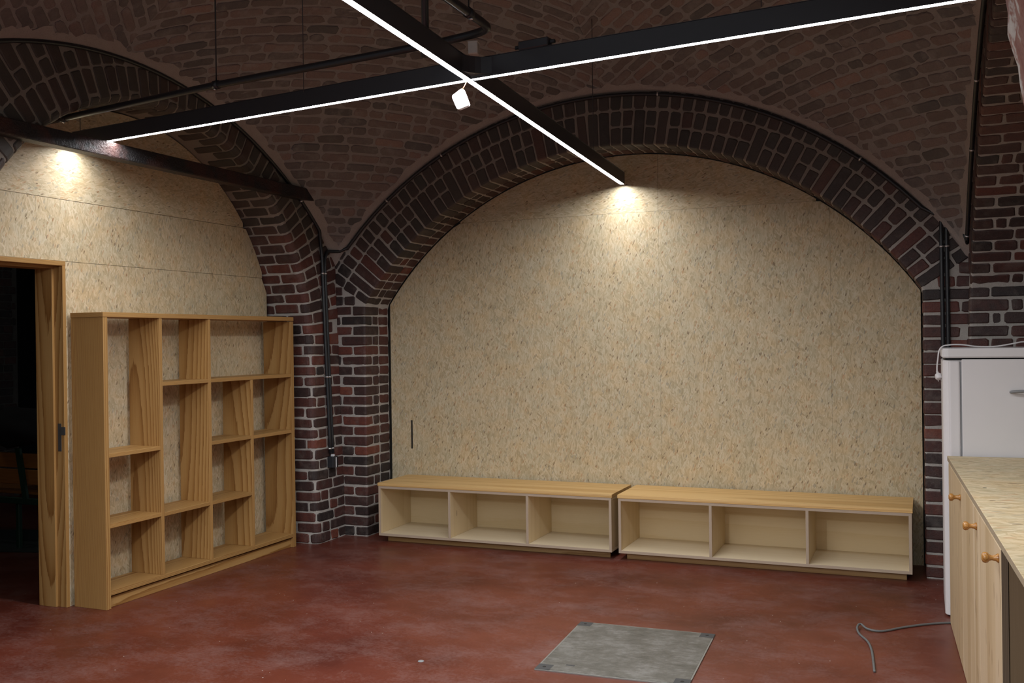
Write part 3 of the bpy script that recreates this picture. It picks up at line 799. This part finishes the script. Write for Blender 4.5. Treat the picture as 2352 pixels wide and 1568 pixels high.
# power cord over the fridge
cord = [(.62, 6.40, 1.545), (.53, 6.36, 1.550), (.473, 6.35, 1.540), (.395, 6.35, 1.5265), (.334, 6.35, 1.5235), (.273, 6.35, 1.5265), (.22, 6.35, 1.535), (.171, 6.35, 1.538), (.13, 6.35, 1.535), (.100, 6.35, 1.527), (.081, 6.35, 1.500), (.075, 6.35, 1.455), (.070, 6.35, 1.415), (.069, 6.35, 1.378)]
pc = thing('power_cord', 'thin white power cord with plug hanging over the top left corner of the fridge', 'cord', (.069, 6.35, 1.33))
v, f = tube_data([p-Vector((.069, 6.35, 1.33)) for p in smooth_path(cord, 5)], .0042, 8); link('cable', mesh('cable', v, f, M['white_side'], True), pc)
bm = bmesh.new(); lathe(bm, [(0, .0055), (.014, .0075), (.018, .013), (.024, .0185), (.046, .0195), (.052, .017), (.0525, .012)], (0, 0, .052), (.22, -.42, -.87), 14)
from_bm('plug', bm, M['white_side'], pc, smooth=True)
for s_ in (-1, 1):
    bm = bmesh.new(); d = Vector((.22, -.42, -.87)).normalized(); a = d.cross(Vector((0, 0, 1))).normalized()
    lathe(bm, [(0, .0024), (.018, .0022)], Vector((0, 0, .052))+d*.050+a*.0095*s_, d, 8); from_bm('pin', bm, M['steel'], pc, smooth=True)

# ------------------------------------------------------------------ floor things
pl0 = Vector((-1.41, 4.87, 0))
quad = [(-1.805, 5.268), (-1.052, 5.290), (-1.012, 4.462), (-1.760, 4.432)]
cv = thing('floor_hatch', 'grey worn metal hatch plate with dark corner recesses set in the red floor', 'hatch', pl0)
def plate(name, scale, z0, z1, mat):
    c = Vector((sum(p[0] for p in quad)/4, sum(p[1] for p in quad)/4)); pts = [c+(Vector(p)-c)*scale for p in quad]
    vs_ = [(p.x-pl0.x, p.y-pl0.y, z0) for p in pts]+[(p.x-pl0.x, p.y-pl0.y, z1) for p in pts]
    fs = [(3, 2, 1, 0), (4, 5, 6, 7)]+[(i, (i+1) % 4, 4+(i+1) % 4, 4+i) for i in range(4)]
    bm = bmesh.new(); me = mesh(name, vs_, fs, None); bm.from_mesh(me); bpy.data.meshes.remove(me); return from_bm(name, bm, mat, cv)
plate('rim', 1.0, 0.0005, .006, M['plate_edge']); plate('sheet', .978, .003, .0072, M['plate'])
cc = Vector((sum(p[0] for p in quad)/4, sum(p[1] for p in quad)/4))
for p in quad:
    q = cc+(Vector(p)-cc)*.90
    o = box('corner_recess', (-.037, -.037, .0070), (.037, .037, .0078), M['plate_dark'], cv, .0003, (q.x-pl0.x, q.y-pl0.y, 0)); o.rotation_euler.z = .03
    bm = bmesh.new(); lathe(bm, [(0, .009), (.0012, .009)], (0, 0, .0074), (0, 0, 1), 10); from_bm('bolt_hole', bm, M['gap'], o)
box('lifting_slot', (-.2-.025, -.34, .0070), (-.2+.02, -.325, .0078), M['plate_dark'], cv, .0003)
cab = [(.30, 5.97), (.2, 5.96), (.11, 5.937), (.001, 5.871), (-.118, 5.766), (-.227, 5.649), (-.299, 5.645), (-.338, 5.700), (-.353, 5.647), (-.338, 5.561), (-.289, 5.433), (-.263, 5.289), (-.247, 5.113), (-.235, 4.958)]
zc_ = [.0062]*6+[.012, .02, .016, .0062, .0062, .0062, .0062, .0062]
tag(tube('floor_cable', smooth_path([(x, y, z) for (x, y), z in zip(cab, zc_)], 6), .006, M['grey_cable'], None, 8, (-.24, 5.4, 0)), 'loose grey cable lying bent on the red floor beside the base cabinet', 'cable')
bm = bmesh.new(); lathe(bm, [(0, .016), (.0015, .0155), (.003, .012)], (0, 0, 0), (0, 0, 1), 16)
tag(from_bm('floor_stud', bm, M['rubber'], None, (-2.340, 4.357, 0)), 'small round grey metal stud in the red floor left of the hatch plate', 'stud')

# ------------------------------------------------------------------ steel beam
bm = bmesh.new(); bmesh.ops.create_grid(bm, x_segments=2, y_segments=2, size=.1); bm.free()
bm = bmesh.new(); add_box(bm, (-4.545, 2.2, 2.722), (-4.452, 6.86, 2.812), .006)
beam = from_bm('steel_beam', bm, M['beam'], None); beam.location = (0, 0, 0)
for v_ in beam.data.vertices: v_.co -= Vector((-4.5, 4.4, 2.72))
beam.location = (-4.5, 4.4, 2.72); tag(beam, 'dark rusty steel beam crossing the left arch above the door', 'beam')

# ------------------------------------------------------------------ cross lamp
ZL = 2.785
A0, A1 = Vector((-4.83, 4.585, ZL+.044)), Vector((.95, 3.775, ZL))
B0, B1 = Vector((-2.129, 7.335, ZL)), Vector((-1.70, .82, ZL))
X0 = Vector((-1.901, 4.075, ZL))
lamp = thing('cross_lamp', 'black cross-shaped linear ceiling lamp with two glowing white strips under the vault', 'lamp', X0)
def bar(name, a, b, w, z0, z1, mat, bev=.002):
    d = (b-a).normalized(); n = Vector((-d.y, d.x, 0)); bm = bmesh.new(); vs_ = []
    for zz in (z0, z1):
        for p, s_ in ((a, -1), (b, -1), (b, 1), (a, 1)): q = p+n*s_*w/2-X0; vs_.append(bm.verts.new((q.x, q.y, zz)))
    for f_ in ((3, 2, 1, 0), (4, 5, 6, 7), (0, 1, 5, 4), (1, 2, 6, 5), (2, 3, 7, 6), (3, 0, 4, 7)): bm.faces.new([vs_[i] for i in f_])
    if bev: bmesh.ops.bevel(bm, geom=list(bm.edges), offset=bev, segments=1, affect='EDGES')
    return from_bm(name, bm, mat, lamp)
dA = (A1-A0).normalized(); dB = (B1-B0).normalized()
def arm(p, q):
    d = (q-p).normalized(); n = Vector((-d.y, d.x, 0)); w = .036
    bm = bmesh.new()
    def slab(o, wd, z0, z1, a_, b_):
        vs_ = [bm.verts.new(x) for zz in (z0, z1) for x in ((a_+n*(o-wd/2)-X0)+Vector((0, 0, zz)), (b_+n*(o-wd/2)-X0)+Vector((0, 0, zz)), (b_+n*(o+wd/2)-X0)+Vector((0, 0, zz)), (a_+n*(o+wd/2)-X0)+Vector((0, 0, zz)))]
        for f_ in ((3, 2, 1, 0), (4, 5, 6, 7), (0, 1, 5, 4), (1, 2, 6, 5), (2, 3, 7, 6), (3, 0, 4, 7)): bm.faces.new([vs_[i] for i in f_])
    slab(0, w, .009, .088, p, q); slab(-.0165, .003, 0, .009, p, q); slab(.0165, .003, 0, .009, p, q); slab(0, .030, 0, .009, q-d*.006, q)
    slab(0, .030+.012, .0885, .0905, p, q)
    from_bm('housing', bm, M['housing'], lamp)
    v_ = [p-X0+n*.0148, q-d*.0062-X0+n*.0148, q-d*.0062-X0-n*.0148, p-X0-n*.0148]
    bm = bmesh.new(); fv = [bm.verts.new(x+Vector((0, 0, .0045))) for x in v_]; gv_ = [bm.verts.new(x+Vector((0, 0, .0088))) for x in v_]
    bm.faces.new(fv).material_index = 0; bm.faces.new(gv_[::-1]).material_index = 1
    for i in range(4): bm.faces.new((fv[i], gv_[i], gv_[(i+1) % 4], fv[(i+1) % 4])).material_index = 1
    from_bm('diffuser', bm, [M['led'], M['white_side']], lamp)
for e_ in (A0, A1, B0, B1): arm(X0, e_) if e_ is B0 or e_ is B1 else arm(X0+(e_-X0).normalized()*.0195, e_)
box('connector', (-.026, -.026, .0092), (.026, .026, .0895), M['housing'], lamp, .002)
# rounded corner web between the arms on the right
bm = bmesh.new(); d1, d2 = dA, dB; R_ = .20; pts = []
cen = X0+d1*R_+d2*R_
arc = [cen-(d1*math.cos(a)+d2*math.sin(a))*R_ for a in [math.pi/2*k/10 for k in range(11)]]
poly = [X0]+arc
vb = [bm.verts.new((p-X0)+Vector((0, 0, .012))) for p in poly]; vt = [bm.verts.new((p-X0)+Vector((0, 0, .086))) for p in poly]
bm.faces.new(vb); bm.faces.new(vt[::-1]); n = len(poly)
for i in range(n): bm.faces.new((vb[i], vb[(i+1) % n], vt[(i+1) % n], vt[i]))
from_bm('corner_web', bm, M['housing'], lamp)
def ceil_z(x, y): return SC.z+math.sqrt(SR*SR-(x-SC.x)**2-(y-SC.y)**2)
for p in (A0+dA*.05, X0-dA*1.0, X0+dA*1.35, B0+dB*.9, X0+dB*.9):
    q = p-X0; zc2 = ceil_z(p.x, p.y)-ZL+.01
    v, f = tube_data([(q.x, q.y, .087), (q.x, q.y, zc2)], .0025, 6); link('suspension_rod', mesh('suspension_rod', v, f, M['housing'], True), lamp)
drv = thing('driver_box', 'small dark driver box lying on top of the right lamp arm', 'box', (-1.56, 4.036, ZL+.0915), math.atan2(dA.y, dA.x))
box('case', (-.075, -.022, 0), (.075, .022, .038), M['housing'], drv, .004)
box('cable_gland', (.075, -.008, .010), (.10, .008, .026), M['dark'], drv, .003); box('cable_gland', (-.10, -.008, .010), (-.075, .008, .026), M['dark'], drv, .003)
jb = thing('junction_box', 'small cream junction box on the lamp crossing', 'box', (-1.835, 3.99, ZL+.0866), .2)
box('case', (-.022, -.022, 0), (.022, .022, .055), M['cream'], jb, .003); box('lid', (-.0235, -.0235, .05), (.0235, .0235, .057), M['cream'], jb, .002)
# hanging tag
tg = thing('hanging_tag', 'small white rounded tag hanging on an orange string below the lamp crossing', 'tag', (-1.917, 4.02, 2.689))
poly = [(-.044, .019), (.012, .050), (.044, -.031), (-.015, -.047)]
def rounded(poly, r, n=4):
    out = []
    for i in range(len(poly)):
        p = Vector(poly[i]); a = (Vector(poly[i-1])-p).normalized(); b = (Vector(poly[(i+1) % len(poly)])-p).normalized()
        s0, s1 = p+a*r, p+b*r
        for k in range(n+1):
            u = k/n; out.append(s0*(1-u)**2+p*2*u*(1-u)+s1*u*u)
    return out
rp = rounded(poly, .012); bm = bmesh.new()
fa = [bm.verts.new((p.x, -.006, p.y)) for p in rp]; fb = [bm.verts.new((p.x+.003, .006, p.y-.003)) for p in rp]; n = len(rp)
bm.faces.new(fa); bm.faces.new(fb[::-1])
for i in range(n): bm.faces.new((fa[i], fb[i], fb[(i+1) % n], fa[(i+1) % n]))
M['tag'] = plain('tag_white', (.85, .85, .85), .4, noise_amt=.01); from_bm('card', bm, M['tag'], tg)
v, f = tube_data([(.008, 0, .042), (.014, .01, .060), (.016, .04, .096)], .0018, 6); link('string', mesh('string', v, f, M['orange'], True), tg)

# ------------------------------------------------------------------ pipes under the vault
ZP = 2.955
gp = [(-4.99, 4.43, ZP), (-4.70, 4.385, ZP), (-3.40, 4.165, ZP), (-2.21, 4.035, ZP), (-1.93, 3.99, ZP), (-1.80, 3.955, ZP), (-1.735, 3.91, ZP), (-1.722, 3.83, ZP), (-1.722, 3.70, ZP), (-1.722, 3.2, ZP), (-1.722, 2.4, ZP)]
cpipe = thing('ceiling_pipe', 'long black pipe slung below the vault with a bend above the lamp crossing', 'pipe', (-3.4, 4.165, ZP))
o0 = Vector((-3.4, 4.165, ZP))
path = [Vector(gp[0]), Vector(gp[1]), Vector(gp[2])]+smooth_path(gp[2:], 4)[1:]
v, f = tube_data([p-o0 for p in path], .0185, 12); link('tube', mesh('tube', v, f, M['black_pipe'], True), cpipe)
for p, d in ((gp[1], (.985, -.165, 0)), (gp[2], (.985, -.14, 0)), (gp[8], (0, 1, 0))):
    q = Vector(p)-o0; dd = Vector(d).normalized()
    v, f = tube_data([q-dd*.016, q+dd*.016], .023, 12); cl = link('clamp', mesh('clamp', v, f, M['black_pipe'], True), cpipe)
    v, f = tube_data([q+Vector((0, 0, -.026)), q+Vector((0, 0, -.026))+dd.cross(Vector((0, 0, 1)))*.018], .005, 6); link('bolt', mesh('bolt', v, f, M['steel'], True), cl)
    v, f = tube_data([q+Vector((0, 0, .02)), q+Vector((0, 0, ceil_z(p[0] if p[0] > -4.5 else -4.5, p[1])-ZP+.01))], .004, 6); link('hanger_rod', mesh('hanger_rod', v, f, M['black_pipe'], True), cpipe)
dp = thing('drop_pipe', 'short upright black pipe dropping from the vault to the lamp crossing', 'pipe', (-2.03, 3.9, 2.98))
v, f = tube_data([(0, 0, -.10), (0, 0, 1.25)], .017, 12); link('tube', mesh('tube', v, f, M['black_pipe'], True), dp)
v, f = tube_data([(0, 0, -.115), (0, 0, -.075)], .022, 12); link('socket', mesh('socket', v, f, M['black_pipe'], True), dp)

# ------------------------------------------------------------------ conduits and sockets
def conduit(label, pts, clips, origin, r=.0135):
    t = thing('conduit', label, 'conduit', origin); O = Vector(origin)
    v, f = tube_data([Vector(p)-O for p in pts], r, 8); link('tube', mesh('tube', v, f, M['black_pipe'], True), t)
    for c, n in clips:
        c = Vector(c)-O; n = Vector(n); bm = bmesh.new()
        d = n.normalized(); v, f = tube_data([c-d*.006, c+d*.006], r+.0025, 10); link('clip', mesh('clip', v, f, M['steel'], True), t)
    return t
def on_edge_back(x):   # a point on the face of the back arch just under the vault
    z = SC.z+math.sqrt(SR*SR-(x-SC.x)**2-(YB-SC.y)**2); return Vector((x, YB-.018, z-.030))
def on_edge_left(y):
    z = 3.0
    for _ in range(6): x = XL(z)+.020; z = SC.z+math.sqrt(SR*SR-(x-SC.x)**2-(y-SC.y)**2)-.028
    return Vector((XL(z)+.020, y, z))
def on_edge_right(y):
    z = 3.0
    for _ in range(6): x = XR(z)-.020; z = SC.z+math.sqrt(SR*SR-(x-SC.x)**2-(y-SC.y)**2)-.028
    return Vector((XR(z)-.020, y, z))
LP = lambda y, z: Vector((XL(z)+.022, y, z))
down1 = [LP(6.79, .70), LP(6.785, 1.2), LP(6.78, 1.8), LP(6.78, 2.28)]
archL = [on_edge_left(y) for y in [6.76-.0-i*.12 for i in range(36)]]
conduit('black conduit rising beside the shelf and following the vault edge over the left arch', smooth_path(down1, 3)[:-1]+[LP(6.78, 2.28)]+archL, [(LP(6.783, .74), (0, 0, 1)), (LP(6.785, 1.32), (0, 0, 1)), (LP(6.78, 2.16), (0, 0, 1)), (archL[2], archL[3]-archL[2]), (archL[10], archL[11]-archL[10])], (XL(.7)+.022, 6.79, .70))
down2 = [LP(6.825, .70), LP(6.82, 1.2), LP(6.815, 1.8), LP(6.815, 2.28)]
archB = [on_edge_back(x) for x in [-4.38+i*.125 for i in range(36)]]
xr0 = .112
dn = [Vector((xr0, YB-.018, 2.36)), Vector((xr0, YB-.016, 2.2)), Vector((xr0+.003, YB-.016, 1.5)), Vector((xr0+.005, YB-.016, .66))]
archB = [p for p in archB if p.x < .06]
conduit('black conduit following the vault edge over the back arch from corner to corner', smooth_path(down2, 3)[:-1]+[LP(6.815, 2.28), LP(6.86, 2.345), Vector((-4.45, YB-.03, 2.35))]+archB+dn, [(LP(6.823, .74), (0, 0, 1)), (LP(6.82, 1.32), (0, 0, 1)), (LP(6.815, 2.16), (0, 0, 1)), (archB[3], archB[4]-archB[3]), (archB[7], archB[8]-archB[7]), (archB[21], archB[22]-archB[21]), (archB[32], archB[33]-archB[32]), (Vector((xr0, YB-.016, 2.17)), (0, 0, 1))], (XL(.7)+.022, 6.825, .70))
archR = [on_edge_right(y) for y in [6.90-i*.12 for i in range(30)]]
dn2 = [Vector((.146, YB-.016, .66)), Vector((.146, YB-.016, 1.5)), Vector((.144, YB-.016, 2.2)), Vector((.146, YB-.016, 2.30)), Vector((.165, YB-.017, 2.355)), Vector((.21, YB-.03, 2.37)), archR[0]-Vector((0, 0, .045))]
conduit('black conduit climbing the right corner along the vault edge of the right arch', smooth_path(dn2, 3)+archR, [(Vector((.144, YB-.016, 2.17)), (0, 0, 1)), (archR[0], archR[1]-archR[0]), (archR[4], archR[5]-archR[4]), (archR[8], archR[9]-archR[8])], (.146, YB-.016, .66))
def sbox(label, loc, rot):
    t = thing('socket_box', label, 'socket', loc, rot)
    box('case', (-.04, -.055, -.045), (.04, .0, .045), M['dark'], t, .005)
    box('lid', (-.038, -.062, -.043), (.012, -.052, .043), M['dark'], t, .003)
    box('white_label', (-.012, -.064, -.040), (.002, -.0615, .040), M['label_white'], t, .0005)
    box('cable_gland', (-.014, -.042, .045), (.012, -.016, .062), M['label_white'], t, .003)
sbox('black surface socket with white stripe below the conduits in the left corner', (XL(.63)+.004, 6.805, .63), math.pi/2)
sbox('black surface socket at the foot of the conduits half hidden behind the fridge', (.128, YB-.002, .60), 0)

# ------------------------------------------------------------------ things in the dark room next door
gb = thing('garden_bench', 'green metal bench with orange wooden back slats in the dark room behind the doorway', 'bench', (-6.7, 5.66, 0))
def gpart(name, lo, hi, mat): return box(name, (lo[0]+6.7, lo[1]-5.66, lo[2]), (hi[0]+6.7, hi[1]-5.66, hi[2]), M[mat], gb, .004)
gpart('slat', (-7.6, 5.655, .645), (-6.0, 5.68, .76), 'orange_slat'); gpart('slat', (-7.6, 5.655, .515), (-6.0, 5.68, .632), 'orange_slat')
for k in range(3): gpart('slat', (-7.6, 5.72+k*.125, .425), (-6.0, 5.83+k*.125, .447), 'orange_slat')
gpart('rail', (-7.6, 5.62, .365), (-6.0, 5.65, .415), 'green')
for x in (-6.52, -7.45):
    bm = bmesh.new(); a = [(x+6.7-.09, -.03, .80), (x+6.7-.04, -.03, .80), (x+6.7+.05, -.04, .40), (x+6.7, -.04, .40)]
    q0 = [bm.verts.new(p) for p in a]; q1 = [bm.verts.new((p[0], p[1]+.022, p[2])) for p in a]
    bm.faces.new(q0); bm.faces.new(q1[::-1])
    for i in range(4): bm.faces.new((q0[i], q0[(i+1) % 4], q1[(i+1) % 4], q1[i]))
    from_bm('back_strut', bm, M['green'], gb)
for x in (-6.62, -7.5):
    gpart('leg', (x, 5.64, 0), (x+.035, 5.675, .40), 'green'); gpart('leg', (x, 6.08, 0), (x+.035, 6.115, .42), 'green')
bm = bmesh.new(); bmesh.ops.create_icosphere(bm, subdivisions=3, radius=1)
for v in bm.verts:
    k = 1+.35*mnoise.noise(v.co*1.9+Vector((3, 1, 0))); v.co = Vector((v.co.x*.42*k, v.co.y*.13*k, v.co.z*.15*k+.0))
jk = from_bm('coat', bm, M['cloth'], None, (-6.60, 5.665, .97), True); tag(jk, 'black coat thrown over the back of the green bench', 'coat')
tag(box('floor_slab', (-1.0, -.42, 0), (1.0, .42, .012), M['mat'], None, .003, (-6.95, 5.88, 0)), 'thin dark slab on the floor in front of the green bench in the dark room', 'mat')  # thin dark slab lying flat on the floor beyond the doorway
bpy.data.objects['floor_slab'].rotation_euler.z = .28
